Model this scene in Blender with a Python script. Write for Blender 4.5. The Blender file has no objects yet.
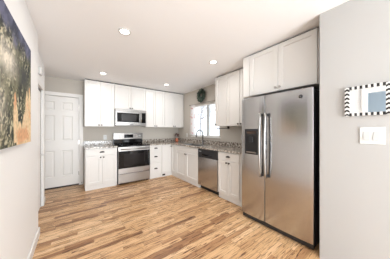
import bpy, bmesh, math, random
from mathutils import Vector, Matrix, noise
R = math.radians
random.seed(7)
scn = bpy.context.scene
C = scn.collection

# ------------------------------------------------------------------ camera
cam_d = bpy.data.cameras.new('camera'); cam = bpy.data.objects.new('camera', cam_d); C.objects.link(cam)
cam.location = (0, 0, 1.284); cam.rotation_euler = (R(90), 0, -0.644)
cam_d.sensor_width = 36; cam_d.lens = 161.506/390*36; cam_d.shift_y = 0.0015; cam_d.clip_start = 0.02
scn.camera = cam
# ------------------------------------------------------------------ world, light, exposure
scn.view_settings.view_transform = 'Standard'; scn.view_settings.look = 'None'
scn.view_settings.gamma = 1; scn.view_settings.use_curve_mapping = False
scn.view_settings.exposure = 0.55
w = bpy.data.worlds.new('sky'); scn.world = w; w.use_nodes = True
wb = w.node_tree.nodes['Background']; wb.inputs[0].default_value = (.86, .93, 1, 1); wb.inputs[1].default_value = 1.5

def area(name, loc, rot, sx, sy, power, col):
    l = bpy.data.lights.new(name, 'AREA'); l.shape = 'RECTANGLE'; l.size = sx; l.size_y = sy
    l.energy = power; l.color = col
    o = bpy.data.objects.new(name, l); C.objects.link(o); o.location = loc; o.rotation_euler = rot
    return o
# added unseen fill lamps: one outside the rear opening, one inside the side room
area('fill_rear', (0.85, -3.42, 1.10), (R(90+30), 0, 0), 1.95, 2.1, 215, (.88, .945, 1))  # added main fill, tilted up to brighten the ceiling
area('fill_side_room', (-1.7, -1.5, 1.4), (R(90), 0, 0), 1.4, 1.4, 30, (.85, .93, 1))  # lamp added to brighten the mirrored room, kept out of view

# ------------------------------------------------------------------ dimensions
YB, XR, XN, XL, XH, ZC = 4.682, 2.827, 1.963, -0.345, -0.42, 2.441
YR = -3.2          # rear wall

# ------------------------------------------------------------------ materials
def mat(name, col, rough=.5, metal=0, **kw):
    m = bpy.data.materials.new(name); m.use_nodes = True
    b = m.node_tree.nodes['Principled BSDF']
    b.inputs['Base Color'].default_value = (*col, 1); b.inputs['Roughness'].default_value = rough
    b.inputs['Metallic'].default_value = metal
    for k, v in kw.items(): b.inputs[k.replace('_', ' ')].default_value = v
    return m
def nn(m, t, **kw):
    n = m.node_tree.nodes.new(t)
    for k, v in kw.items(): setattr(n, k, v)
    return n
def lk(m, a, b): m.node_tree.links.new(a, b)
def bsdf(m): return m.node_tree.nodes['Principled BSDF']
def math_(m, op, a, b=None):
    n = nn(m, 'ShaderNodeMath', operation=op)
    for i, v in enumerate((a, b)):
        if v is None: continue
        if isinstance(v, (int, float)): n.inputs[i].default_value = v
        else: lk(m, v, n.inputs[i])
    return n.outputs[0]
def paint(name, col, rough=.6, bump=.02, scale=160):
    m = mat(name, col, rough)
    tc = nn(m, 'ShaderNodeTexCoord'); no = nn(m, 'ShaderNodeTexNoise'); no.inputs['Scale'].default_value = scale
    bp = nn(m, 'ShaderNodeBump'); bp.inputs['Strength'].default_value = bump; bp.inputs['Distance'].default_value = .01
    lk(m, tc.outputs['Object'], no.inputs['Vector']); lk(m, no.outputs['Fac'], bp.inputs['Height'])
    lk(m, bp.outputs['Normal'], bsdf(m).inputs['Normal'])
    return m
def ramp(m, fac, stops, interp='LINEAR'):
    r = nn(m, 'ShaderNodeValToRGB'); r.color_ramp.interpolation = interp
    e = r.color_ramp.elements
    while len(e) < len(stops): e.new(.5)
    for x, (p, c) in zip(e, stops): x.position = p; x.color = (*c, 1)
    lk(m, fac, r.inputs[0]); return r.outputs[0]

M = {}
M['wall'] = paint('warm_grey_wall_paint', (.53, .49, .435), .7)
M['wall_white'] = paint('white_wall_paint', (.86, .855, .845), .6)
M['wall_near'] = paint('light_grey_wall_paint', (.46, .45, .435), .7)
M['wall_blue'] = paint('blue_grey_wall_paint', (.58, .66, .72), .7)
M['ceiling'] = paint('ceiling_paint', (.91, .905, .905), .8, .06, 60)
M['trim'] = paint('white_trim_paint', (.82, .80, .77), .4, .005)
M['cab'] = paint('white_cabinet_paint', (.74, .72, .69), .35, .004)
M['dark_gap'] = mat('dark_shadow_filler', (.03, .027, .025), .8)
M['bronze'] = mat('dark_bronze', (.06, .05, .045), .35, .9)
M['nickel'] = mat('nickel', (.42, .38, .35), .3, 1)
M['chrome'] = mat('chrome', (.25, .25, .255), .16, 1)
M['black'] = mat('black_plastic', (.018, .018, .02), .35)
M['black_glass'] = mat('black_glass', (.008, .0075, .008), .08, 0, Specular_IOR_Level=.3)
M['dark_side'] = mat('dark_grey_metal', (.055, .055, .06), .4, .6)
M['white_plastic'] = mat('white_plastic', (.70, .70, .685), .35)
M['glass'] = None
def steel(name, col, rough, vertical=True):
    m = mat(name, col, rough, 1)
    tc = nn(m, 'ShaderNodeTexCoord'); mp = nn(m, 'ShaderNodeMapping')
    mp.inputs['Scale'].default_value = (600, 600, 6) if not vertical else (2, 2, 900)
    no = nn(m, 'ShaderNodeTexNoise'); no.inputs['Scale'].default_value = 1
    lk(m, tc.outputs['Object'], mp.inputs['Vector']); lk(m, mp.outputs[0], no.inputs['Vector'])
    mr = nn(m, 'ShaderNodeMapRange'); mr.inputs['To Min'].default_value = rough-.015; mr.inputs['To Max'].default_value = rough+.02
    lk(m, no.outputs['Fac'], mr.inputs['Value']); lk(m, mr.outputs[0], bsdf(m).inputs['Roughness'])
    bsdf(m).inputs['Anisotropic'].default_value = .1
    return m
M['steel'] = steel('brushed_stainless_steel', (.53, .525, .525), .22)
M['steel_bright'] = steel('polished_stainless_steel', (.42, .405, .39), .28)

def floor_mat():
    m = mat('oak_strip_floor', (.5, .3, .15), .36)
    tc = nn(m, 'ShaderNodeTexCoord'); sp = nn(m, 'ShaderNodeSeparateXYZ'); lk(m, tc.outputs['Object'], sp.inputs[0])
    x, y = sp.outputs[0], sp.outputs[1]
    W = .0572
    yr = math_(m, 'DIVIDE', y, W); row = math_(m, 'FLOOR', yr); fy = math_(m, 'FRACT', yr)
    w1 = nn(m, 'ShaderNodeTexWhiteNoise', noise_dimensions='1D'); lk(m, row, w1.inputs['W'])
    w2 = nn(m, 'ShaderNodeTexWhiteNoise', noise_dimensions='1D'); lk(m, math_(m, 'ADD', row, 57.3), w2.inputs['W'])
    L = math_(m, 'ADD', math_(m, 'MULTIPLY', w2.outputs['Value'], .45), .32)
    xs = math_(m, 'DIVIDE', math_(m, 'ADD', x, math_(m, 'MULTIPLY', w1.outputs['Value'], 3)), L)
    pl = math_(m, 'FLOOR', xs); fx = math_(m, 'FRACT', xs)
    cb = nn(m, 'ShaderNodeCombineXYZ'); lk(m, pl, cb.inputs[0]); lk(m, row, cb.inputs[1])
    wn = nn(m, 'ShaderNodeTexWhiteNoise', noise_dimensions='2D'); lk(m, cb.outputs[0], wn.inputs['Vector'])
    base = ramp(m, wn.outputs['Value'], [(0, (.28, .13, .055)), (.12, (.44, .235, .11)), (.3, (.61, .37, .185)), (.75, (.69, .44, .235)), (1, (.78, .54, .32))])
    # grain
    mp = nn(m, 'ShaderNodeMapping'); mp.inputs['Scale'].default_value = (4.5, 75, 1)
    off = nn(m, 'ShaderNodeVectorMath', operation='MULTIPLY_ADD')
    lk(m, wn.outputs['Color'], off.inputs[0]); off.inputs[1].default_value = (9, 9, 9); lk(m, tc.outputs['Object'], off.inputs[2])
    lk(m, off.outputs[0], mp.inputs['Vector'])
    g = nn(m, 'ShaderNodeTexNoise'); g.inputs['Scale'].default_value = 1; g.inputs['Detail'].default_value = 5; g.inputs['Distortion'].default_value = 1.4
    lk(m, mp.outputs[0], g.inputs['Vector'])
    gr = ramp(m, g.outputs['Fac'], [(.35, (.14, .08, .05)), (.415, (.55, .43, .33)), (.465, (.96, .94, .92)), (.66, (1.12, 1.12, 1.12))])
    mx = nn(m, 'ShaderNodeMix', data_type='RGBA', blend_type='MULTIPLY'); mx.inputs['Factor'].default_value = 1
    lk(m, base, mx.inputs['A']); lk(m, gr, mx.inputs['B'])
    # seams
    ey = math_(m, 'MINIMUM', fy, math_(m, 'SUBTRACT', 1, fy)); sy = math_(m, 'LESS_THAN', ey, .022)
    ex = math_(m, 'MULTIPLY', math_(m, 'MINIMUM', fx, math_(m, 'SUBTRACT', 1, fx)), L); sx = math_(m, 'LESS_THAN', ex, .0014)
    seam = math_(m, 'MAXIMUM', sx, sy)
    m2 = nn(m, 'ShaderNodeMix', data_type='RGBA'); lk(m, math_(m, 'MULTIPLY', seam, .55), m2.inputs['Factor'])
    lk(m, mx.outputs['Result'], m2.inputs['A']); m2.inputs['B'].default_value = (.10, .055, .03, 1)
    lk(m, m2.outputs['Result'], bsdf(m).inputs['Base Color'])
    bp = nn(m, 'ShaderNodeBump'); bp.inputs['Strength'].default_value = .25; bp.inputs['Distance'].default_value = .001
    lk(m, math_(m, 'SUBTRACT', 1, seam), bp.inputs['Height']); lk(m, bp.outputs['Normal'], bsdf(m).inputs['Normal'])
    return m
M['floor'] = floor_mat()
def granite():
    m = mat('speckled_granite', (.5, .47, .43), .16)
    tc = nn(m, 'ShaderNodeTexCoord')
    n1 = nn(m, 'ShaderNodeTexNoise'); n1.inputs['Scale'].default_value = 26; n1.inputs['Detail'].default_value = 4; n1.inputs['Roughness'].default_value = .65
    lk(m, tc.outputs['Object'], n1.inputs['Vector'])
    c1 = ramp(m, n1.outputs['Fac'], [(.34, (.03, .024, .02)), (.43, (.15, .115, .09)), (.50, (.38, .33, .28)), (.59, (.60, .56, .50)), (.7, (.80, .76, .70))])
    v = nn(m, 'ShaderNodeTexVoronoi'); v.inputs['Scale'].default_value = 70; lk(m, tc.outputs['Object'], v.inputs['Vector'])
    c2 = ramp(m, v.outputs['Color'], [(0, (.55, .5, .46)), (.5, (1, 1, 1)), (1, (1.1, 1.1, 1.1))])
    mx = nn(m, 'ShaderNodeMix', data_type='RGBA', blend_type='MULTIPLY'); mx.inputs['Factor'].default_value = .7
    lk(m, c1, mx.inputs['A']); lk(m, c2, mx.inputs['B']); lk(m, mx.outputs['Result'], bsdf(m).inputs['Base Color'])
    return m
M['granite'] = granite()
def emit(name, col, s):
    m = mat(name, (0, 0, 0)); b = bsdf(m); b.inputs['Emission Color'].default_value = (*col, 1); b.inputs['Emission Strength'].default_value = s
    return m
M['lamp'] = emit('lamp_lens', (1, .96, .88), 5)
def glass():
    m = bpy.data.materials.new('clear_window_glass'); m.use_nodes = True; nt = m.node_tree; nt.nodes.clear()
    o = nt.nodes.new('ShaderNodeOutputMaterial'); t = nt.nodes.new('ShaderNodeBsdfTransparent'); g = nt.nodes.new('ShaderNodeBsdfGlossy')
    g.inputs['Roughness'].default_value = .02; mx = nt.nodes.new('ShaderNodeMixShader'); mx.inputs[0].default_value = .05
    nt.links.new(t.outputs[0], mx.inputs[1]); nt.links.new(g.outputs[0], mx.inputs[2]); nt.links.new(mx.outputs[0], o.inputs[0])
    return m
M['glass'] = glass()
M['mirror'] = mat('mirror_glass', (.93, .95, .96), .01, 1)
M['white_tile'] = mat('white_inlay', (.70, .68, .66), .5)
M['black_tile'] = mat('black_inlay', (.010, .009, .009), .6)
M['leaf'] = mat('dark_green_leaf', (.025, .050, .032), .5)
M['leaf2'] = mat('grey_green_leaf', (.13, .18, .135), .5)
M['red_leaf'] = mat('dark_red_leaf', (.10, .02, .02), .5)
M['copper'] = mat('copper_glaze', (.55, .17, .09), .3, .35)
M['snow'] = mat('snow', (.9, .92, .95), .8)
M['bark'] = mat('grey_bark', (.34, .33, .34), .9)
M['canvas_edge'] = mat('dark_canvas_edge', (.10, .10, .10), .8)
def curtain_mat():
    m = bpy.data.materials.new('sheer_floral_cloth'); m.use_nodes = True; nt = m.node_tree; nt.nodes.clear()
    o = nt.nodes.new('ShaderNodeOutputMaterial'); tc = nt.nodes.new('ShaderNodeTexCoord')
    v = nt.nodes.new('ShaderNodeTexVoronoi'); v.inputs['Scale'].default_value = 11; nt.links.new(tc.outputs['Object'], v.inputs['Vector'])
    cr = nt.nodes.new('ShaderNodeValToRGB'); e = cr.color_ramp.elements
    e[0].position = .16; e[0].color = (.75, .30, .28, 1); e[1].position = .30; e[1].color = (.95, .93, .92, 1)
    nt.links.new(v.outputs['Distance'], cr.inputs[0])
    d = nt.nodes.new('ShaderNodeBsdfDiffuse'); t = nt.nodes.new('ShaderNodeBsdfTranslucent'); p = nt.nodes.new('ShaderNodeBsdfTransparent')
    nt.links.new(cr.outputs[0], d.inputs[0]); nt.links.new(cr.outputs[0], t.inputs[0]); nt.links.new(cr.outputs[0], p.inputs[0])
    m1 = nt.nodes.new('ShaderNodeMixShader'); m1.inputs[0].default_value = .6
    m2 = nt.nodes.new('ShaderNodeMixShader'); m2.inputs[0].default_value = .35
    nt.links.new(d.outputs[0], m1.inputs[1]); nt.links.new(t.outputs[0], m1.inputs[2])
    nt.links.new(m1.outputs[0], m2.inputs[1]); nt.links.new(p.outputs[0], m2.inputs[2]); nt.links.new(m2.outputs[0], o.inputs[0])
    return m
M['curtain'] = curtain_mat()

# ------------------------------------------------------------------ mesh helpers
class MB:
    def __init__(s): s.bm = bmesh.new(); s.mats = []
    def mi(s, m):
        if m is None: return 0
        if m not in s.mats: s.mats.append(m)
        return s.mats.index(m)
    def box(s, x0, x1, y0, y1, z0, z1, m=None):
        v = [s.bm.verts.new(p) for p in ((x0,y0,z0),(x1,y0,z0),(x1,y1,z0),(x0,y1,z0),(x0,y0,z1),(x1,y0,z1),(x1,y1,z1),(x0,y1,z1))]
        k = s.mi(m)
        for f in ((0,3,2,1),(4,5,6,7),(0,1,5,4),(1,2,6,5),(2,3,7,6),(3,0,4,7)):
            s.bm.faces.new([v[i] for i in f]).material_index = k
        return s
    def prism(s, pts, d, m=None):
        """polygon pts (3d) extruded by vector d"""
        k = s.mi(m); a = [s.bm.verts.new(p) for p in pts]; b = [s.bm.verts.new(Vector(p)+Vector(d)) for p in pts]
        n = len(pts); s.bm.faces.new(a).material_index = k; s.bm.faces.new(b[::-1]).material_index = k
        for i in range(n): s.bm.faces.new([a[i], b[i], b[(i+1)%n], a[(i+1)%n]]).material_index = k
        return s
    def tube(s, pts, rad, n=10, m=None, cap=True):
        k = s.mi(m); pts = [Vector(p) for p in pts]; rings = []
        if not hasattr(rad, '__len__'): rad = [rad]*len(pts)
        t0 = (pts[1]-pts[0]).normalized(); up = Vector((0,0,1)) if abs(t0.z) < .9 else Vector((1,0,0))
        u = t0.cross(up).normalized()
        for i, p in enumerate(pts):
            t = (pts[min(i+1,len(pts)-1)]-pts[max(i-1,0)]).normalized()
            u = (u - t*u.dot(t)).normalized(); v = t.cross(u)
            rings.append([s.bm.verts.new(p+(u*math.cos(a)+v*math.sin(a))*rad[i]) for a in [2*math.pi*j/n for j in range(n)]])
        for a, b in zip(rings, rings[1:]):
            for j in range(n): f = s.bm.faces.new([a[j], a[(j+1)%n], b[(j+1)%n], b[j]]); f.material_index = k; f.smooth = True
        if cap: s.bm.faces.new(rings[0][::-1]).material_index = k; s.bm.faces.new(rings[-1]).material_index = k
        return s
    def lathe(s, c, prof, n=20, axis='z', m=None):
        """prof: list of (r, h) along axis from centre c"""
        k = s.mi(m); c = Vector(c); rings = []
        for r, h in prof:
            r = max(r, 1e-5)
            ring = []
            for j in range(n):
                a = 2*math.pi*j/n; p, q = r*math.cos(a), r*math.sin(a)
                ring.append(s.bm.verts.new(c + Vector({'z': (p,q,h), 'y': (p,h,q), 'x': (h,p,q)}[axis])))
            rings.append(ring)
        for a, b in zip(rings, rings[1:]):
            for j in range(n): f = s.bm.faces.new([a[j], a[(j+1)%n], b[(j+1)%n], b[j]]); f.material_index = k; f.smooth = True
        s.bm.faces.new(rings[0][::-1]).material_index = k; s.bm.faces.new(rings[-1]).material_index = k
        return s
    def build(s, name, m, parent=None, bevel=0, loc=None, rotz=0):
        if m is not None and m not in s.mats:
            if s.mats: s.mats.append(m)
            else: s.mats = [m]
        bmesh.ops.recalc_face_normals(s.bm, faces=s.bm.faces)
        me = bpy.data.meshes.new(name); s.bm.to_mesh(me); s.bm.free()
        for x in s.mats: me.materials.append(x)
        o = bpy.data.objects.new(name, me); C.objects.link(o)
        if parent: o.parent = parent
        if loc: o.location = loc
        o.rotation_euler.z = rotz
        if bevel:
            b = o.modifiers.new('bevel', 'BEVEL'); b.width = bevel; b.segments = 2; b.limit_method = 'ANGLE'; b.angle_limit = R(50)
        return o
def B(*a): return MB().box(*a)
def thing(name, label, cat, loc=(0,0,0), rotz=0, group=None):
    o = bpy.data.objects.new(name, None); C.objects.link(o); o.empty_display_size = .1
    o.location = loc; o.rotation_euler.z = rotz; o['label'] = label; o['category'] = cat
    if group: o['group'] = group
    return o
def tag(o, label, cat, group=None):
    o['label'] = label; o['category'] = cat
    if group: o['group'] = group
    return o
def struct(o, label, cat):
    o['kind'] = 'structure'; o['label'] = label; o['category'] = cat
    return o

# ------------------------------------------------------------------ setting
T = .12
struct(B(-3.0, XR+T, YR-T, YB+T, -.1, 0).build('floor', M['floor']), 'golden brown oak strip floor running across the kitchen', 'floor')
struct(B(-3.0, XR+T, YR-T, YB+T, ZC, ZC+.1).build('ceiling', M['ceiling']), 'smooth off-white ceiling with recessed lights', 'ceiling')
# back wall, opening for the six panel door
DX0, DX1, DZ = -.655, .102, 2.045
mb = MB(); mb.box(DX1, XR+T, YB, YB+T, 0, ZC); mb.box(-.9, DX0, YB, YB+T, 0, ZC); mb.box(DX0, DX1, YB, YB+T, DZ, ZC)
mb.box(DX0-.05, DX1+.05, YB+.13, YB+.16, 0, DZ+.05)
struct(mb.build('wall_back', M['wall']), 'warm grey back wall behind range and white door', 'wall')
# right (window) wall with the opening
WY0, WY1, WZ0, WZ1 = 2.77, 3.905, 1.105, 1.985
mb = MB(); y0, y1 = .545, YB
mb.box(XR, XR+T, y0, WY0, 0, ZC); mb.box(XR, XR+T, WY1, y1, 0, ZC)
mb.box(XR, XR+T, WY0, WY1, 0, WZ0); mb.box(XR, XR+T, WY0, WY1, WZ1, ZC)
struct(mb.build('wall_right', M['wall']), 'warm grey wall with window above the sink', 'wall')
struct(B(XN, XR+T, YR, .545, 0, ZC).build('wall_near', M['wall_near'], bevel=.006), 'light grey wall with mirror and light switch right of fridge', 'wall')
# left wall near the camera, with a doorway seen only in the mirror
OY0, OY1, OZ = -.42, .47, 1.97
mb = MB(); mb.box(XL-T, XL, YR, OY0, 0, ZC); mb.box(XL-T, XL, OY1, 2.72, 0, ZC); mb.box(XL-T, XL, OY0, OY1, OZ, ZC)
struct(mb.build('wall_left', M['wall_white'], bevel=.006), 'white wall at left with the painting', 'wall')
mb = MB()
mb.box(XL, XL+.014, OY1, OY1+.07, 0, OZ+.07); mb.box(XL, XL+.014, OY0-.07, OY0, 0, OZ+.07); mb.box(XL, XL+.014, OY0, OY1, OZ, OZ+.07)
struct(mb.build('trim_1', M['trim'], bevel=.003), 'white casing round the doorway in the left wall', 'trim')
struct(B(-2.9, -2.8, -1.6, 2.0, 0, ZC).build('wall_side_room', M['wall_blue']), 'blue grey wall of the room seen in the mirror', 'wall')
mb = MB(); mb.box(-2.8, XL-T, -1.7, -1.6, 0, ZC); mb.box(-2.8, XL-T, 2.0, 2.1, 0, ZC)
struct(mb.build('wall_side_room_ends', M['wall_blue']), 'blue grey end walls of the room seen in the mirror', 'wall')
# hall wall with closet door
CY0, CY1, CZ = 2.90, 3.72, 1.95
mb = MB(); mb.box(XH-T, XH, 2.6, CY0, 0, ZC); mb.box(XH-T, XH, CY1, 3.95, 0, ZC); mb.box(XH-T, XH, CY0, CY1, CZ, ZC)
mb.box(XH-T-.06, XH-T-.03, CY0-.05, CY1+.05, 0, CZ+.05)
struct(mb.build('wall_hall', M['wall_white']), 'white hall wall with closet door beside back door', 'wall')
mb = MB(); mb.box(-1.0, -.9, 3.86, YB+T, 0, ZC); mb.box(-.9, XH-T, 3.86, 3.945, 0, ZC)
struct(mb.build('wall_hall_end', M['wall']), 'grey return wall left of the back door', 'wall')
# rear wall with unseen glazed opening behind the camera, added to let fill light in
mb = MB(); mb.box(XL-T, -.15, YR-T, YR, 0, ZC); mb.box(1.85, XN+.1, YR-T, YR, 0, ZC); mb.box(-.15, 1.85, YR-T, YR, 2.3, ZC); mb.box(-.15, 1.85, YR-T, YR, 0, .12)
struct(mb.build('wall_rear', M['wall_near']), 'light grey wall with added wide window behind the viewer', 'wall')
mb = MB()
for x in (-.15, .82, 1.79): mb.box(x, x+.06, YR-.09, YR-.03, .12, 2.3)
mb.box(-.15, 1.85, YR-.09, YR-.03, .12, .18); mb.box(-.15, 1.85, YR-.09, YR-.03, 2.24, 2.3)
wr = struct(mb.build('added_window', M['trim']), 'wide white framed window added behind the viewer for fill light', 'window')
B(-.13, 1.83, YR-.065, YR-.059, .14, 2.28).build('pane', M['glass'], wr)

# baseboards
struct(MB().box(XL, XL+.014, .54, 2.72, 0, .095).box(XL-.10, XL+.014, 2.72, 2.734, 0, .095).build('baseboard_left', M['trim'], bevel=.003), 'white baseboard under the painting', 'baseboard')
struct(B(XH, XH+.012, CY1+.076, 3.95, 0, .09).build('baseboard_hall', M['trim'], bevel=.003), 'short white baseboard beyond the closet casing', 'baseboard')

# ---- doors: six panel door mesh, front facing -y, origin left bottom
def six_panel(w, h, t=.035, cols=2):
    mb = MB(); bm = mb.bm
    st = .115 if cols == 2 else .09; mid = .12
    pw = (w-2*st-mid*(cols-1))/cols
    xs = [(st+i*(pw+mid), st+i*(pw+mid)+pw) for i in range(cols)]
    zs = [(.22, .80), (1.02, 1.58), (1.70, h-.12)]
    # grid with cells
    gx = sorted({0, w, *[a for p in xs for a in p]}); gz = sorted({0, h, *[a for p in zs for a in p]})
    V = {}
    def vt(x, y, z):
        k = (round(x,4), round(y,4), round(z,4))
        if k not in V: V[k] = bm.verts.new((x, y, z))
        return V[k]
    for i in range(len(gx)-1):
        for j in range(len(gz)-1):
            x0, x1, z0, z1 = gx[i], gx[i+1], gz[j], gz[j+1]
            if (x0, x1) in xs and (z0, z1) in zs:
                rings = []
                for ins, dy in ((0, 0), (.014, .011), (.022, .011), (.045, .003)):
                    rings.append([vt(x0+ins, dy, z0+ins), vt(x1-ins, dy, z0+ins), vt(x1-ins, dy, z1-ins), vt(x0+ins, dy, z1-ins)])
                for a, b in zip(rings, rings[1:]):
                    for q in range(4): bm.faces.new([a[q], a[(q+1)%4], b[(q+1)%4], b[q]])
                bm.faces.new(rings[-1])
            else:
                bm.faces.new([vt(x0,0,z0), vt(x1,0,z0), vt(x1,0,z1), vt(x0,0,z1)])
    # sides/back as a shell
    b0 = [bm.verts.new(p) for p in ((0,t,0),(w,t,0),(w,t,h),(0,t,h))]; bm.faces.new(b0[::-1])
    mb2 = mb
    f = .0008
    mb2.box(0, w, .012, t, 0, .02); mb2.box(0, w, .012, t, h-.02, h); mb2.box(0, .02, f, t, 0, h); mb2.box(w-.02, w, f, t, 0, h)
    return mb
d1 = six_panel(DX1-DX0-.012, DZ-.038).build('door_1', M['trim'], loc=(DX0+.006, YB+.012, .028))
struct(d1, 'white six panel door in the back wall left of the cabinets', 'door')
for z in (.20, .93, 1.74):
    MB().box(DX1-DX0-.022, DX1-DX0+.004, -.012, .004, z, z+.09).build('hinge', M['nickel'], d1)
MB().lathe((.065, -.05, .93), [(.012,.05),(.012,.025),(.028,.018),(.028,.002),(.016,-.004)], axis='y').build('door_knob', M['nickel'], d1)
B(.0, DX1-DX0-.012, -.003, .03, -.026, -.001).build('bottom_gap_shade', M['black'], d1)  # black strip standing in for the dark gap under the door
mb = MB(); c = .075
mb.box(DX1, DX1+c, YB-.018, YB, 0, DZ+c); mb.box(DX0-c, DX0, YB-.018, YB, 0, DZ+c); mb.box(DX0, DX1, YB-.018, YB, DZ, DZ+c)
mb.box(DX1-.004, DX1, YB, YB+.11, 0, DZ); mb.box(DX0, DX0+.004, YB, YB+.11, 0, DZ); mb.box(DX0, DX1, YB, YB+.11, DZ-.004, DZ)
struct(mb.build('trim_2', M['trim'], bevel=.004), 'white casing round the six panel back door', 'trim')
# closet door in the hall wall: faces +x -> rotate +90
d2 = six_panel(CY1-CY0-.040, CZ-.045).build('door_2', M['trim'], loc=(XH-.022, CY0+.015, .012), rotz=R(90))
B(0, CY1-CY0-.04, -.006, .02, CZ-.041, CZ-.016).build('head_gap_shade', M['bronze'], d2)  # dark strip drawn as the shaded gap above the closet door
B(CY1-CY0-.038, CY1-CY0-.018, -.002, .012, 0, CZ-.041).build('side_gap_shade', M['bronze'], d2)  # dark strip drawn as the shaded gap beside the casing
struct(d2, 'white closet door in the left hall wall', 'door')
MB().lathe((CY1-CY0-.09, -.045, .865), [(.008,.045),(.008,.02),(.017,.014),(.017,.004),(.010,0)], axis='y').build('door_knob', M['white_plastic'], d2)
mb = MB(); c = .075
mb.box(XH, XH+.016, CY1, CY1+c, 0, CZ+c); mb.box(XH, XH+.016, CY0-c, CY0, 0, CZ+c); mb.box(XH, XH+.016, CY0, CY1, CZ, CZ+c)
struct(mb.build('trim_3', M['trim'], bevel=.004), 'white casing round the closet door', 'trim')

# ---- kitchen window
mb = MB(); xa, xb = XR+.02, XR+.075; f = .035; ym = 3.235
mb.box(xa, xb, WY0, WY0+f, WZ0, WZ1); mb.box(xa, xb, WY1-f, WY1, WZ0, WZ1)
mb.box(xa, xb, WY0+f, WY1-f, WZ0, WZ0+f); mb.box(xa, xb, WY0+f, WY1-f, WZ1-f, WZ1)
win = struct(mb.build('window_1', M['trim'], bevel=.003), 'white framed sliding window above the sink', 'window')
B(xa+.004, xb-.004, ym-.03, ym+.03, WZ0+f, WZ1-f).build('meeting_rail', mat('grey_vinyl', (.50, .51, .50), .5), win)
B(xa+.03, xa+.034, ym+.03, WY1-f, WZ0+f, WZ1-f).build('pane', M['glass'], win)
B(xa+.03, xa+.034, WY0+f, ym-.03, WZ0+f, WZ1-f).build('pane', M['glass'], win)
B(XR-.03, XR+.02, WY0-.04, WY1+.04, WZ0-.022, WZ0).build('window_sill', M['trim'], win, bevel=.004)

# ------------------------------------------------------------------ cabinet builders
def shaker(x0, x1, z0, z1, y=-.02, t=.019, rail=.057):
    mb = MB(); bm = mb.bm
    def rect(i, yy): return [bm.verts.new(p) for p in ((x0+i,yy,z0+i),(x1-i,yy,z0+i),(x1-i,yy,z1-i),(x0+i,yy,z1-i))]
    r = [rect(0, y+t), rect(0, y+.002), rect(.002, y), rect(rail, y), rect(rail+.002, y+.011)]
    for a, b in zip(r, r[1:]):
        for q in range(4): bm.faces.new([a[q], a[(q+1)%4], b[(q+1)%4], b[q]])
    bm.faces.new(r[-1]); bm.faces.new(r[0][::-1])
    return mb
def slab(x0, x1, z0, z1, y=-.02, t=.019): return MB().box(x0, x1, y, y+t, z0, z1)
def knob(parent, x, z, y=-.02, m=None):
    MB().lathe((x, y, z), [(.009,0),(.006,-.004),(.006,-.014),(.015,-.019),(.0155,-.024),(.010,-.028)], n=14, axis='y').build('knob', m or M['bronze'], parent)
def cup(parent, x, z, y=-.02):
    mb = MB(); bm = mb.bm; W, H, D = .048, .030, .026; n = 10; g = []
    for i in range(n+1):
        u = -1+2*i/n; row = []
        for j in range(6):
            a = j/5*math.pi/2; hw = math.sqrt(max(0, 1-u*u))
            row.append(bm.verts.new((x+u*W, y-.001-D*math.sin(a)*(.35+.65*hw), z-.012+H*math.cos(a)*(.3+.7*hw))))
        g.append(row)
    for i in range(n):
        for j in range(5): f = bm.faces.new([g[i][j], g[i+1][j], g[i+1][j+1], g[i][j+1]]); f.smooth = True
    o = mb.build('cup_pull', M['bronze'], parent); s = o.modifiers.new('thick', 'SOLIDIFY'); s.thickness = .003
TOP = .884; TK = .10; Gp = .0026
def carcass(t, w, d, z0, z1, toe=False):
    mb = B(0, w, 0, d, z0, z1)
    c = mb.build('carcass', M['cab'], t)
    if toe: B(.0, w, .012, d, 0.0, TK).build('toe_kick', M['cab'], t)
    return c
def door(t, x0, x1, z0, z1, k=None, km=None):
    o = shaker(x0+Gp, x1-Gp, z0, z1).build('door', M['cab'], t)
    if k: knob(o, k[0], k[1], m=km)
    return o
def drawer(t, x0, x1, z0, z1, pull=True, shk=True):
    o = (shaker(x0+Gp, x1-Gp, z0, z1, rail=.035) if shk else slab(x0+Gp, x1-Gp, z0, z1)).build('drawer', M['cab'], t)
    if pull: cup(o, (x0+x1)/2, (z0+z1)/2+.004)
    return o
GB, GU = 'white base cabinets', 'white wall cabinets'
DBZ = .755
def base_two_door(label, loc, rz, w, d=.594, filler=0, false=False):
    t = thing('base_cabinet', label, 'cabinet', loc, rz, GB)
    h = w/2
    if false:
        mb = MB(); mb.box(0, .018, 0, d, TK, TOP); mb.box(w-.018, w, 0, d, TK, TOP); mb.box(.018, w-.018, 0, d, TK, TK+.018)
        mb.box(.018, w-.018, d-.012, d, TK+.018, TOP); mb.box(.018, w-.018, 0, .018, TK+.018, TOP); mb.build('carcass', M['cab'], t)
        B(0, w, .012, d, 0, TK).build('toe_kick', M['cab'], t)
    else: carcass(t, w+filler, d, TK, TOP, True)
    drawer(t, .006, w-.006, .735, .865, not false, False)
    door(t, .006, h, TK+.008, .722, (h-.030, .690)); door(t, h, w-.006, TK+.008, .722, (h+.030, .690))
    return t
YF, XF = 4.082, 2.227     # carcass fronts
g = .0015
base_two_door('white two door base cabinet with one drawer left of the range', (.192, YF, 0), 0, .612)
base_two_door('white sink base cabinet with two doors under the window', (XF, 3.806, 0), R(-90), .980, false=True)
base_two_door('white two door base cabinet with drawer between dishwasher and fridge', (XF, 2.212, 0), R(-90), .512, filler=.09)
# drawer base
t = thing('drawer_cabinet', 'narrow white base cabinet of three drawers right of the range', 'cabinet', (1.580, YF, 0), 0, GB)
carcass(t, .339, .594, TK, TOP, True)
for z0, z1 in ((.735, .865), (.43, .722), (TK+.008, .417)): drawer(t, .006, .333, z0, z1, True, False)
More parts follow.
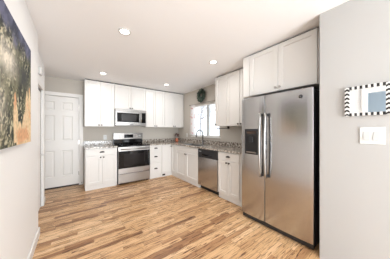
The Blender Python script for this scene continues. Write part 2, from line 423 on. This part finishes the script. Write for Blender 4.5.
# corner
t = thing('corner_cabinet', 'white corner base cabinet where the two worktops meet', 'cabinet', (1.921, YF, 0), 0, GB)
L = XF-1.921
mb = MB(); mb.box(0, XR-.006-1.921, 0, .594, TK, TOP); mb.box(L, XR-.006-1.921, -.274, 0, TK, TOP); mb.build('carcass', M['cab'], t)
mb = MB(); mb.box(0, L+.012, .012, .5, 0, TK); mb.box(L+.012, L+.5, -.274, .5, 0, TK); mb.build('toe_kick', M['cab'], t)
door(t, .004, L-.022, TK+.008, .865)
o = shaker(.024, .272, TK+.008, .865).build('door', M['cab'], t); o.location = (L, 0, 0); o.rotation_euler.z = R(-90)
knob(o, .045, .83)
B(.03, .11, .008, .0125, .03, .075).build('toe_kick_vent', M['bronze'], t)

# upper cabinets
UT, UB = 2.419, 1.366
def upper2(label, loc, rz, w, d, doors, z0=UB, z1=UT, km=None, knobz=.035, group=GU, name='wall_cabinet', f0=0):
    t = thing(name, label, 'cabinet', (loc[0], loc[1], z0), rz, group); h = z1-z0
    B(0, w, 0, d, 0, h).build('carcass', M['cab'], t)
    B(.012, w-.012, .015, d, h, h+.019).build('top_gap_shade', M['dark_gap'], t)  # dark block put in as the shade between cabinet top and ceiling
    if f0: B(0, f0-.003, -.02, 0, 0, h).build('filler_strip', M['cab'], t)
    for x0, x1, side in doors:
        kx = x1-.028 if side == 'r' else x0+.028
        door(t, x0, x1, .003, h-.004, (kx, knobz), km)
    return t
YU = YB-.312; DU = .306
upper2('tall white two door wall cabinet beside the back door', (.192, YU), 0, .609, DU, [(.002, .305, 'r'), (.305, .607, 'l')])
upper2('short white two door wall cabinet above the microwave', (.803, YU), 0, .772, DU, [(.002, .386, 'r'), (.386, .770, 'l')], z0=1.812)
upper2('tall white two door wall cabinet right of the microwave', (1.577, YU), 0, .571, DU, [(.002, .2855, 'r'), (.2855, .569, 'l')])
upper2('tall white two door wall cabinet in the corner by the wreath', (2.150, YU), 0, .671, DU, [(.002, .311, 'r'), (.311, .640, 'l')])
XU = 2.490
upper2('tall white two door wall cabinet right of the window', (XU, 2.560), R(-90), .655, XR-XU-.006, [(.002, .328, 'l'), (.328, .653, 'r')])
upper2('narrow white wall cabinet between window cabinet and fridge', (XU, 1.902), R(-90), .300, XR-XU-.006, [(.002, .298, 'l')])
upper2('white two door cabinet mounted above the fridge', (2.170, 1.590), R(-90), .985, XR-2.170-.006, [(.115, .545, 'r'), (.545, .975, 'l')], z0=1.800, km=M['nickel'], knobz=.05, name='fridge_cabinet', f0=.115)

# ------------------------------------------------------------------ worktops
SZ0, SZ1 = TOP+.001, .915
yf, xf = 4.042, 2.187
mb = MB(); mb.box(.178, .808, yf, YB-.004, SZ0, SZ1)
o = mb.build('granite_worktop', M['granite'], bevel=.004)
B(.178, .808, YB-.026, YB-.004, SZ1, SZ1+.10).build('backsplash', M['granite'], o, bevel=.002)
tag(o, 'short speckled granite worktop left of the range', 'worktop', 'granite worktops')
SX0, SX1, SY0, SY1 = 2.29, 2.66, 2.93, 3.68
mb = MB(); pts = None
mb.box(1.577, XR-.004, yf, YB-.004, SZ0, SZ1)
mb.box(xf, SX0, 1.620, yf, SZ0, SZ1); mb.box(SX1, XR-.004, 1.620, yf, SZ0, SZ1)
mb.box(SX0, SX1, SY1, yf, SZ0, SZ1); mb.box(SX0, SX1, 1.620, SY0, SZ0, SZ1)
o = mb.build('granite_worktop', M['granite'])
mb = MB(); mb.box(1.577, XR-.004, YB-.026, YB-.004, SZ1, SZ1+.10); mb.box(XR-.026, XR-.004, 1.620, YB-.026, SZ1, SZ1+.10)
mb.build('backsplash', M['granite'], o, bevel=.002)
tag(o, 'long L-shaped speckled granite worktop holding the sink', 'worktop', 'granite worktops')
# sink (hangs in the hole)
mb = MB(); bm = mb.bm; rr = []
def rect(i, z): return [bm.verts.new(p) for p in ((SX0+i,SY0+i,z),(SX1-i,SY0+i,z),(SX1-i,SY1-i,z),(SX0+i,SY1-i,z))]
rr = [rect(.0015, .911), rect(.0015, .905), rect(.012, .885), rect(.02, .74), rect(.04, .725)]
for a, b in zip(rr, rr[1:]):
    for q in range(4): bm.faces.new([a[q], b[q], b[(q+1)%4], a[(q+1)%4]])
bm.faces.new(rr[-1])
s = mb.build('sink', steel('dark_satin_sink_steel', (.22, .22, .22), .35)); tag(s, 'undermount stainless sink in the worktop below the window', 'sink')
s.modifiers.new('thick', 'SOLIDIFY').thickness = .0015
MB().lathe(((SX0+SX1)/2, (SY0+SY1)/2, .7265), [(.045,0),(.045,.004),(.03,.005),(.028,.001)]).build('drain', M['chrome'], s)
# faucet
fx, fy = 2.735, 3.30
t = thing('kitchen_faucet', 'tall gooseneck faucet behind the sink', 'faucet', (fx, fy, SZ1+.0005))
MB().lathe((0,0,0), [(.030,0),(.030,.008),(.022,.014),(.020,.10),(.016,.11)]).build('base', M['chrome'], t)
pts = [(0,0,.10), (0,0,.27)] + [(-.105+.105*math.cos(a), .0, .27+.095*math.sin(a)) for a in [math.pi*i/10 for i in range(1, 11)]] + [(-.212,0,.235)]
MB().tube(pts, .015, 12).build('spout', M['chrome'], t)
MB().tube([(-.211,0,.245), (-.216,0,.19)], [.014,.017], 12).build('spray_head', M['chrome'], t)
MB().tube([(0,-.018,.075), (0,-.045,.08), (-.01,-.10,.12)], [.012,.009,.006], 10).build('handle', M['chrome'], t)

# ------------------------------------------------------------------ range
t = thing('electric_range', 'stainless electric range with black glass cooktop', 'range', (.8135, 4.046, 0))
W = .757
B(0, W, .0, .60, .03, .895).build('body', M['dark_side'], t)
for x in (.05, W-.05):
    for y in (.05, .55): MB().lathe((x, y, 0), [(.018,0),(.018,.03)], n=12).build('foot', M['black'], t)
ct = B(.0, W, -.022, .56, .895, .918).build('cooktop', M['black_glass'], t, bevel=.004)
burner_m = mat('burner_grey', (.12,.12,.12), .3)
for x, y, r in ((.20, .12, .095), (.56, .12, .08), (.20, .40, .08), (.56, .40, .095)):
    mb = MB(); cc = [(math.cos(u), math.sin(u)) for u in [2*math.pi*i/32 for i in range(32)]]
    vs = [mb.bm.verts.new((x+p*r, y+q*r, .9186)) for p, q in cc]; v2 = [mb.bm.verts.new((x+p*r*.95, y+q*r*.95, .9186)) for p, q in cc]
    for i in range(32): mb.bm.faces.new([vs[i], vs[(i+1)%32], v2[(i+1)%32], v2[i]])
    mb.build('burner_ring', burner_m, ct)
bg = MB().box(0, W, .565, .615, .915, 1.04, M['black_glass']).box(0, W, .555, .615, 1.04, 1.205, steel('warm_brushed_steel', (.30, .28, .265), .28)).build('backguard', None, t, bevel=.004)
B(.27, .50, .551, .556, 1.075, 1.165).build('display', M['black_glass'], bg)
for x in (.075, .165, .595, .685):
    MB().lathe((x, .555, 1.12), [(.028,0),(.026,-.02),(.020,-.022)], axis='y', n=18).build('knob', M['steel_bright'], bg)
B(0, .012, .553, .61, .92, 1.2).build('end_cap', M['black'], bg)
B(W-.012, W, .553, .61, .92, 1.2).build('end_cap', M['black'], bg)
dr = B(.004, W-.004, -.03, 0, .262, .885).build('oven_door', M['steel_bright'], t, bevel=.004)
B(.008, W-.008, -.036, -.029, .385, .79).build('oven_window', M['black_glass'], dr, bevel=.003)
B(.13, W-.13, -.0375, -.0355, .44, .72).build('inner_window', mat('smoked_glass', (.014,.012,.012), .15, 0, Specular_IOR_Level=.3), dr)
mb = MB(); mb.tube([(.05, -.075, .832), (W-.05, -.075, .832)], .014, 12); mb.tube([(.07,-.03,.832),(.07,-.075,.832)], .010, 8); mb.tube([(W-.07,-.03,.832),(W-.07,-.075,.832)], .010, 8)
mb.build('handle', M['steel_bright'], dr)
B(.004, W-.004, -.03, 0, .045, .250).build('drawer', M['steel_bright'], t, bevel=.004)

# ------------------------------------------------------------------ microwave
t = thing('microwave', 'stainless over-the-range microwave under short cabinet', 'microwave', (.808, 4.285, 1.400))
W = .762
B(0, W, .02, YB-4.285-.006, 0, .405).build('body', M['dark_side'], t)
dr = MB().box(0, .60, 0, .02, .045, .36).build('door', M['steel_bright'], t, bevel=.003)
B(.035, .575, -.005, .001, .085, .315).build('door_window', M['black_glass'], dr, bevel=.002)
B(.14, .50, -.0065, -.0045, .115, .285).build('inner_window', mat('smoked_mesh', (.02,.018,.018), .25), dr)
mb = MB(); mb.tube([(.612,-.040,.07),(.612,-.046,.2),(.612,-.040,.335)], .013, 10); mb.tube([(.612,0,.09),(.612,-.04,.09)], .008, 8); mb.tube([(.612,0,.315),(.612,-.04,.315)], .008, 8)
mb.build('handle', M['steel_bright'], dr)
cp = B(.602, W, 0, .02, .045, .36).build('control_panel', M['steel_bright'], t, bevel=.003)
B(.632, W-.02, -.004, .001, .07, .335).build('display', M['black_glass'], cp)
B(0, W, 0, .02, .363, .405).build('vent_grille', M['steel_bright'], t, bevel=.003)
B(0, W, 0, .02, 0, .042).build('bottom_rail', M['steel_bright'], t, bevel=.003)
B(.335, .425, -.0015, .001, .012, .028).build('badge', M['dark_side'], t)

# ------------------------------------------------------------------ dishwasher
t = thing('dishwasher', 'stainless dishwasher with black control panel beside the sink', 'dishwasher', (2.225, 2.818, 0), R(-90))
W = .602
B(.002, W-.002, .0, .59, .10, .875).build('body', M['black'], t)
B(.002, W-.002, -.028, 0, .095, .705).build('door', M['steel'], t, bevel=.004)
cp = MB().box(.002, W-.002, -.030, 0, .708, .875, M['black']).build('control_panel', None, t, bevel=.004)
B(.15, W-.15, -.034, -.029, .745, .775).build('handle', M['black_glass'], cp, bevel=.002)
B(.03, .12, -.0315, -.0295, .82, .835).build('indicator_strip', mat('grey_print', (.4,.4,.4), .5), cp)
B(.002, W-.002, .055, .5, 0, .095).build('toe_panel', M['black'], t)

# ------------------------------------------------------------------ fridge
FX, FY1, FY0 = 1.998, 1.516, .606
t = thing('refrigerator', 'large side by side stainless refrigerator', 'refrigerator', (FX, FY1, 0), R(-90))
W = FY1-FY0; SP = .367
B(.004, W-.004, .075, .78, .03, 1.725).build('body', M['dark_side'], t, bevel=.004)
for x in (.06, W-.06):
    for y in (.12, .72): MB().lathe((x, y, 0), [(.022,0),(.022,.03)], n=12).build('foot', M['black'], t)
B(.01, W-.01, .035, .075, .012, .062).build('base_grille', M['black'], t)
def fdoor(x0, x1):
    # gently bowed front
    mb = MB(); n = 10; zz = (.075, 1.741); prof = []
    for i in range(n+1):
        u = i/n; x = x0+(x1-x0)*u; y = .012*(abs(2*u-1)**2.6); prof.append((x, y))
    pts = [(x, y, zz[0]) for x, y in prof]+[(x1, .068, zz[0]), (x0, .068, zz[0])]
    mb.prism(pts, (0, 0, zz[1]-zz[0])); return mb
def setfront(o, side):
    o.data.materials.append(side)
    for f in o.data.polygons:
        if abs(f.normal.y) < .5 or f.normal.y > 0: f.material_index = 1
fl = fdoor(.002, SP-.003).build('freezer_door', M['steel'], t, bevel=.006)
fr = fdoor(SP+.003, W-.002).build('fridge_door', M['steel'], t, bevel=.006)
setfront(fl, M['dark_side']); setfront(fr, M['dark_side'])
def fhandle(p, x):
    mb = MB(); pts = []
    for i in range(15):
        u = i/14; z = .665+u*.84; pts.append((x, -.042-.020*math.sin(math.pi*u), z))
    bm = mb.bm; rings = []
    for (px, py, pz) in pts:
        rings.append([bm.verts.new((px+a, py+b, pz)) for a, b in ((-.014,.006),(-.011,-.006),(0,-.010),(.011,-.006),(.014,.006),(0,.010))])
    for a, b in zip(rings, rings[1:]):
        for j in range(6): f = bm.faces.new([a[j], a[(j+1)%6], b[(j+1)%6], b[j]]); f.smooth = True
    bm.faces.new(rings[0]); bm.faces.new(rings[-1][::-1])
    h = mb.build('handle', M['steel_bright'], p)
    for za in (.672, 1.465): B(x-.010, x+.010, -.038, .004, za, za+.033).build('handle_mount', M['black'], h, bevel=.003)
    mb = MB()
    for a, b in zip(pts, pts[1:]):
        mb.prism([(x-.010, a[1]+.007, a[2]), (x+.012, a[1]+.007, a[2]), (x+.012, a[1]+.020, a[2]), (x-.010, a[1]+.020, a[2])], (0, b[1]-a[1], b[2]-a[2]))
    mb.build('handle_back', M['black'], h)
fhandle(fl, SP-.036); fhandle(fr, SP+.036)
# dispenser on the freezer door
dx0, dx1, dz0, dz1 = .072, .280, .945, 1.30
mb = MB(); mb.box(dx0, dx1, -.006, .02, dz1-.10, dz1); mb.box(dx0, dx0+.018, -.006, .02, dz0, dz1-.10); mb.box(dx1-.018, dx1, -.006, .02, dz0, dz1-.10); mb.box(dx0+.018, dx1-.018, -.006, .02, dz0, dz0+.02)
dp = mb.build('dispenser', M['black'], fl, bevel=.002)
B(dx0+.018, dx1-.018, -.001, .004, dz0+.02, dz1-.10).build('dispenser_recess', mat('recess_black', (.012,.012,.013), .3), dp)
B(dx0+.03, dx1-.03, -.0085, -.0055, dz1-.07, dz1-.03).build('display', mat('display_brown', (.05,.03,.022), .2), dp)
MB().box(dx0+.075, dx1-.075, -.018, -.001, dz0+.17, dz0+.245).build('dispenser_spout', M['dark_side'], dp, bevel=.004)
B(dx0+.03, dx1-.03, -.022, -.001, dz0+.022, dz0+.034).build('drip_tray', M['nickel'], dp)
# round emblem with a script monogram
ex, ez = W-.118, 1.655
lg = MB().lathe((ex, -.0005, ez), [(.020,.004),(.020,-.002),(.0185,-.003)], axis='y', n=24).build('emblem', M['dark_side'], fr)
mb = MB()
def arc(cx, cz, r, a0, a1, n=10): return [(ex+cx+r*math.cos(R(a0+(a1-a0)*i/n)), -.0045, ez+cz+r*math.sin(R(a0+(a1-a0)*i/n))) for i in range(n+1)]
mb.tube(arc(-.005, .001, .006, 50, 330), .0008, 6); mb.tube([(ex-.005,-.0045,ez), (ex+.0005,-.0045,ez), (ex-.001,-.0045,ez-.009)], .0008, 6)
mb.tube(arc(.006, .004, .004, 60, 270), .0008, 6); mb.tube(arc(.006, -.0045, .0045, 90, 310), .0008, 6)
mb.build('monogram', M['steel_bright'], lg)
for xa_ in (.03, W-.10): B(xa_, xa_+.07, .02, .12, 1.741, 1.752).build('hinge_cover', M['black'], t, bevel=.003)

# ------------------------------------------------------------------ recessed lights
def downlight(x, y, label):
    t = thing('recessed_light', label, 'ceiling light', (x, y, ZC-.002), 0, 'recessed ceiling lights')
    mb = MB(); bm = mb.bm; n = 32; rr = []
    for r, z in ((.072, .0015), (.072, -.003), (.068, -.005), (.052, -.005), (.049, -.002), (.049, .0015)):
        rr.append([bm.verts.new((r*math.cos(2*math.pi*i/n), r*math.sin(2*math.pi*i/n), z)) for i in range(n)])
    for a, b in zip(rr, rr[1:]):
        for i in range(n): bm.faces.new([a[i], a[(i+1)%n], b[(i+1)%n], b[i]])
    mb.build('trim_ring', M['white_plastic'], t)
    MB().lathe((0,0,-.003), [(.048,.003),(.048,0),(.04,-.001)], n=32).build('lens', M['lamp'], t)
    l = bpy.data.lights.new('lamp_light', 'AREA'); l.shape = 'DISK'; l.size = .12; l.energy = 4; l.color = (1, .98, .96)
    lo = bpy.data.objects.new('lamp_light', l); C.objects.link(lo); lo.parent = t; lo.location = (0, 0, -.012)
    return t
downlight(.477, 2.01, 'recessed ceiling light nearest the painting, largest in view')
downlight(1.895, 2.01, 'recessed ceiling light in front of the fridge-side wall cabinets')
downlight(.477, 3.75, 'recessed ceiling light near the back door')
downlight(1.885, 3.72, 'recessed ceiling light nearest the wreath corner above back cabinets')

# ------------------------------------------------------------------ painting
def painting():
    y0, y1, z0, z1 = .95, 2.07, 1.180, 2.005
    t = thing('painting', 'large unframed abstract floral canvas on the left wall', 'painting', (XL+.002, 1.51, z0))
    w, h = y1-y0, z1-z0; d = .030
    B(0, d, y0-1.51, y1-1.51, 0, h).build('canvas', M['canvas_edge'], t)
    me = bpy.data.meshes.new('painted_surface'); bm = bmesh.new(); NY, NZ = 150, 112
    vs = [[bm.verts.new((d+.0012, y0-1.51+w*i/NY, h*j/NZ)) for j in range(NZ+1)] for i in range(NY+1)]
    for i in range(NY):
        for j in range(NZ): bm.faces.new([vs[i][j], vs[i+1][j], vs[i+1][j+1], vs[i][j+1]])
    bm.to_mesh(me); bm.free()
    ca = me.color_attributes.new('paint', 'FLOAT_COLOR', 'POINT')
    def mixc(a, b, f): f = max(0, min(1, f)); return [a[k]*(1-f)+b[k]*f for k in range(3)]
    def sm(a, b, x): x = max(0, min(1, (x-a)/(b-a))); return x*x*(3-2*x)
    for i, v in enumerate(me.vertices):
        s = (v.co.y-(y0-1.51))/w; u = v.co.z/h
        n3 = noise.noise((s*50, u*40, 7)); n1 = noise.noise((s*8+.5*n3, u*6, 0)); n2 = noise.noise((s*28+1.2*n3, u*15+1.0*n3, 3)); n4 = noise.noise((s*4, u*3, 11))
        c = mixc((.035, .04, .028), (.20, .195, .12), .5+1.1*n1+1.0*n2)                # olive grey ground
        c = mixc(c, (.62, .57, .40), sm(.18, .55, n2+.5*n3+.35*n4)*.8)
        c = mixc(c, (.03, .035, .03), sm(.10, .45, -n2+.6*n4-.1)*.9)
        top = sm(.78, .93, u+.10*n1)
        c = mixc(c, mixc((.045, .05, .08), (.15, .155, .24), .5+n1+.6*n2), top)           # blue slate sky band
        gl = math.exp(-(((s-.42)/.16)**2+((u-.64)/.10)**2)); gl += .5*math.exp(-(((s-.25)/.14)**2+((u-.30)/.16)**2))
        c = mixc(c, (.85, .78, .66), gl*(.9+.8*n2))                                # pale glow
        dk = math.exp(-(((s-.78)/.18)**2+((u-.62)/.12)**2)); c = mixc(c, (.05, .055, .055), dk*(.9+n2))
        # peach petals rising lower right
        f = 0
        for cx, base, tip, ww in ((.57, .02, .43, .045), (.66, .0, .20, .08), (.80, .0, .30, .09), (.865, .0, .52, .065), (.95, .0, .58, .055)):
            if base <= u <= tip:
                q = (u-base)/(tip-base); hw = ww*math.sin(math.pi*min(1, .25+.75*q))**.6+.004
                f = max(f, sm(1.15, .7, abs(s-cx+.02*n1)/hw))
        c = mixc(c, mixc((.82, .62, .38), (.68, .30, .15), sm(.05, .4, n1+.25*n2) * .7), f*(.9+.4*n3))
        ca.data[i].color = (*[max(0, x) for x in c], 1)
    m = mat('oil_paint', (.2, .2, .2), .8, 0, Specular_IOR_Level=.2); a = nn(m, 'ShaderNodeVertexColor', layer_name='paint'); lk(m, a.outputs['Color'], bsdf(m).inputs['Base Color'])
    me.materials.append(m); o = bpy.data.objects.new('painted_surface', me); C.objects.link(o); o.parent = t
painting()

# ------------------------------------------------------------------ mirror with black and white inlay frame
def mirror():
    y0, y1, z0, z1 = .083, .352, 1.407, 1.660
    X = XN-.0015; d = .020; fw = .030
    t = thing('wall_mirror', 'rectangular mirror with black and white checked frame', 'mirror', (XN, (y0+y1)/2, z0))
    ox, oy, oz = XN, (y0+y1)/2, z0
    def L_(y, z): return (X-d-ox, y-oy, z-oz)
    mb = MB(); bt, wt = M['black_tile'], M['white_tile']
    mb.mi(bt); mb.mi(wt)
    n = 13
    for zz0, zz1, ph in ((z0, z0+fw*.8, 0), (z1-fw*.8, z1, 0)):
        yy0, yy1 = y0+fw, y1-fw
        for i in range(n):
            a, b = yy0+(yy1-yy0)*i/n, yy0+(yy1-yy0)*(i+1)/n
            mb.prism([L_(a,zz0), L_(b,zz0), L_(b,zz1), L_(a,zz1)], (d, 0, 0), bt if (i+ph)%2 == 0 else wt)
    # sides: two columns of slanted chevron tiles
    m_ = 14; st = (z1-z0)/m_
    for s0 in (y0, y1-fw):
        for col in (0, 1):
            a, b = s0+fw/2*col, s0+fw/2*(col+1); sl = .011*(1 if col == 0 else -1)
            for i in range(-1, m_+1):
                za, zb = z0+i*st, z0+(i+1)*st
                p = [(a, za-(sl if sl>0 else 0)*0+(-sl/2)), (b, za+sl/2), (b, zb+sl/2), (a, zb-sl/2)]
                p = [(y, min(max(z, z0), z1)) for y, z in p]
                if max(z for _, z in p)-min(z for _, z in p) < .004 or (p[2][1]-p[1][1])+(p[3][1]-p[0][1]) < .003: continue
                # drop coincident corners
                q = [];
                for v in p:
                    if not q or (abs(v[0]-q[-1][0])+abs(v[1]-q[-1][1])) > 1e-5: q.append(v)
                if abs(q[0][0]-q[-1][0])+abs(q[0][1]-q[-1][1]) < 1e-5: q.pop()
                mb.prism([L_(y, z) for y, z in q], (d, 0, 0), bt if i % 2 == 0 else wt)
    mb.build('frame', None, t)
    B(X-.010-ox, X-ox, y0+fw-oy, y1-fw-oy, fw*.8, z1-z0-fw*.8).build('mirror_glass', M['mirror'], t)
mirror()

# ------------------------------------------------------------------ switches and outlets
def plate(name, label, cat, loc, rz, w, h, kind, group=None):
    t = thing(name, label, cat, loc, rz, group)
    B(-w/2, w/2, -.006, 0, -h/2, h/2).build('cover_plate', M['white_plastic'], t, bevel=.002)
    if kind == 'switch':
        for x in (-.030, .026):
            r = MB(); r.prism([(x-.018, -.006, -.036), (x-.018, -.014, -.036), (x-.018, -.007, .036), (x-.018, -.006, .036)], (.036, 0, 0))
            r.build('rocker', mat('switch_white', (.58, .58, .57), .4), t, bevel=.001)
    else:
        for z in (-.020, .020):
            o = B(-.016, .016, -.009, -.005, z-.014, z+.014).build('socket', M['white_plastic'], t, bevel=.003)
            MB().box(-.007, -.004, -.0095, -.0085, z-.004, z+.006).box(.004, .007, -.0095, -.0085, z-.004, z+.006).build('slot', M['black'], o)
    return t
plate('light_switch', 'white double rocker light switch below the mirror', 'light switch', (XN-.001, .188, 1.238), R(-90), .142, .140, 'switch')
plate('power_outlet', 'white wall outlet above the worktop left of the range', 'outlet', (.640, YB-.001, 1.10), 0, .075, .118, 'outlet', 'white wall outlets')
plate('power_outlet', 'white wall outlet between corner plant and window', 'outlet', (XR-.001, 4.17, 1.13), R(-90), .075, .118, 'outlet', 'white wall outlets')
plate('power_outlet', 'white wall outlet under wall cabinet beside the fridge', 'outlet', (XR-.001, 2.10, 1.13), R(-90), .075, .118, 'outlet', 'white wall outlets')
t = thing('door_chime', 'small white chime box high on the hall wall', 'chime', (XH+.001, 3.36, 2.17), R(90))
B(-.07, .07, -.035, 0, -.05, .05).build('cover', M['white_plastic'], t, bevel=.006)
B(-.05, .05, -.037, -.034, -.032, -.026).build('slot', mat('grey_slot', (.5,.5,.5), .5), t)
# spring door stop at the baseboard by the cabinet
t = thing('door_stop', 'small spring door stop near floor beside base cabinet', 'door stop', (.150, YB-.0195, .05))
MB().lathe((0,0,0), [(.012,0),(.012,-.006),(.006,-.008)], axis='y', n=12).build('base', M['nickel'], t)
MB().tube([(.0055*math.cos(a), -.008-.055*a/50, .0055*math.sin(a)) for a in [i*.5 for i in range(100)]], .0012, 5).build('spring', M['nickel'], t)
MB().lathe((0,-.062,0), [(.009,0),(.010,-.010),(.007,-.016)], axis='y', n=12).build('rubber_tip', M['white_plastic'], t)

# ------------------------------------------------------------------ paper towel bar under the cabinet
t = thing('towel_holder', 'dark metal paper towel bar under the window wall cabinet', 'towel holder', (2.60, 2.36, UB-.001))
mb = MB(); mb.box(-.03, .03, -.07, -.062, -.055, 0); mb.box(-.03, .03, -.07, -.02, -.004, 0); mb.build('bracket', M['bronze'], t, bevel=.001)
MB().tube([(0,-.066,-.042), (0,.26,-.042)], .009, 10).build('bar', M['dark_side'], t)
MB().lathe((0,.26,-.042), [(.013,0),(.013,.01)], axis='y', n=12).build('end_knob', M['bronze'], t)

# ------------------------------------------------------------------ wreath
def leaf(mb, p, dirv, nrm, L, W_, m):
    dirv = dirv.normalized(); side = dirv.cross(nrm).normalized(); k = mb.mi(m)
    a = mb.bm.verts.new(p); b = mb.bm.verts.new(p+dirv*L*.5+side*W_+nrm*.003); c = mb.bm.verts.new(p+dirv*L); d = mb.bm.verts.new(p+dirv*L*.5-side*W_+nrm*.003)
    mid = mb.bm.verts.new(p+dirv*L*.5-nrm*.003)
    for f in ((a,b,mid),(b,c,mid),(c,d,mid),(d,a,mid)): mb.bm.faces.new(f).material_index = k
t = thing('wreath', 'round dark green leaf wreath hanging above the window', 'wreath', (XR-.03, 3.415, 2.222))
pts = [(0, .125*math.cos(a), .125*math.sin(a)) for a in [2*math.pi*i/28 for i in range(29)]]
MB().tube(pts, .018, 8, cap=False).build('ring', M['bark'], t)
mb = MB(); mb.mi(M['leaf']); mb.mi(M['leaf2']); random.seed(3)
for i in range(640):
    a = random.uniform(0, 2*math.pi); r = .125+random.uniform(-.065, .045); b = random.uniform(-.4, 1.6)
    p = Vector((-.008-.022*random.random(), r*math.cos(a), r*math.sin(a)))
    tang = Vector((0, -math.sin(a), math.cos(a))); rad = Vector((0, math.cos(a), math.sin(a)))
    dv = tang*random.uniform(.2, 1)+rad*random.uniform(-.8, 1.1)+Vector((-random.uniform(0, .5), 0, 0))
    leaf(mb, p, dv, Vector((-1, random.uniform(-.5,.5), random.uniform(-.5,.5))).normalized(), random.uniform(.035, .055), random.uniform(.010, .016), M['leaf'] if random.random() < .68 else M['leaf2'])
mb.build('leaves', None, t)

# ------------------------------------------------------------------ potted plant in the corner
px_, py_ = 2.60, 4.42
t = thing('potted_plant', 'small dark red plant in copper-coloured pot in worktop corner', 'plant', (px_, py_, SZ1+.0005))
MB().lathe((0,0,0), [(.032,0),(.044,.02),(.050,.055),(.042,.09),(.030,.10),(.033,.112)], n=20).build('pot', M['copper'], t)
mb = MB(); mb2 = MB(); mb2.mi(M['red_leaf']); mb2.mi(M['leaf'])
for i in range(16):
    a = random.uniform(0, 6.28); e = random.uniform(.2, 1); q = Vector((.065*math.cos(a)*e, .065*math.sin(a)*e, random.uniform(.16, .27)))
    mb.tube([(0,0,.10), tuple(q*.6+Vector((0,0,.05))), tuple(q)], .0018, 5)
    for k in range(7):
        dv = Vector((random.uniform(-1,1), random.uniform(-1,1), random.uniform(-.3,1)))
        leaf(mb2, q, dv, Vector((-.5,-.8,.3)).normalized(), random.uniform(.02,.036), random.uniform(.007,.012), M['red_leaf'] if random.random() < .7 else M['leaf'])
mb.build('stems', M['bark'], t); mb2.build('leaves', None, t)

# ------------------------------------------------------------------ curtain
t = thing('window_curtain', 'sheer white curtain with red flowers at window left side', 'curtain', (XR-.035, 3.9, WZ1+.03))
mb = MB(); bm = mb.bm; g = []
for i in range(31):
    row = []
    for j in range(21):
        u, v = i/30, j/20
        y = (.02-.22*u)*(1-v)+(.10-.26*u)*v; x = -.008+.012*math.sin(u*28)*(.6+.4*v)
        row.append(bm.verts.new((x, y, -(WZ1+.03-WZ0-.03)*v)))
    g.append(row)
for i in range(30):
    for j in range(20): f = bm.faces.new([g[i][j], g[i+1][j], g[i+1][j+1], g[i][j+1]]); f.smooth = True
mb.build('cloth', M['curtain'], t)
mb = MB(); mb.tube([(-.008, .06, .004), (-.008, -1.15, .004)], .005, 8); mb.lathe((-.008, .06, .004), [(.010,0),(.012,.012),(.006,.022)], axis='y', n=12)
mb.box(-.012, .034, .03, .038, -.004, .012); mb.box(-.012, .034, -1.13, -1.122, -.004, .012)
mb.build('curtain_rod', M['bronze'], t)

# ------------------------------------------------------------------ outside: snow and bare trees
struct(B(XR+.3, 40, -12, 40, -.6, -.5).build('snow_ground', M['snow']), 'snow covered ground outside the kitchen window', 'ground')
def tree(x, y, h, seed, label):
    random.seed(seed); t = thing('bare_tree', label, 'tree', (x, y, -.5), 0, 'bare trees outside')
    tr = MB(); br = MB()
    def grow(mb, p, d, L, r, depth):
        pts = [p]; rr = [r]
        for k in range(4):
            d = (d+Vector((random.uniform(-.22,.22), random.uniform(-.22,.22), random.uniform(-.05,.12)))).normalized()
            p = p+d*L/4; pts.append(p); rr.append(r*(1-.16*(k+1)))
            if depth < 4 and (k > 0 or depth > 0):
                for _ in range(2 if depth < 3 else 1):
                    e = (d*.6+Vector((random.uniform(-1,1), random.uniform(-1,1), random.uniform(-.2,.8)))).normalized()
                    grow(br, p, e, L*.55, r*.5, depth+1)
        mb.tube(pts, rr, 6 if depth < 2 else 4)
    grow(tr, Vector((0,0,0)), Vector((0,0,1)), h, .05, 0)
    tr.build('trunk', M['bark'], t); br.build('branches', M['bark'], t)
tree(7.2, 9.0, 3.6, 4, 'bare tree seen through the left half of the kitchen window')
tree(11.5, 10.2, 3.8, 9, 'bare tree seen through the right half of the kitchen window')
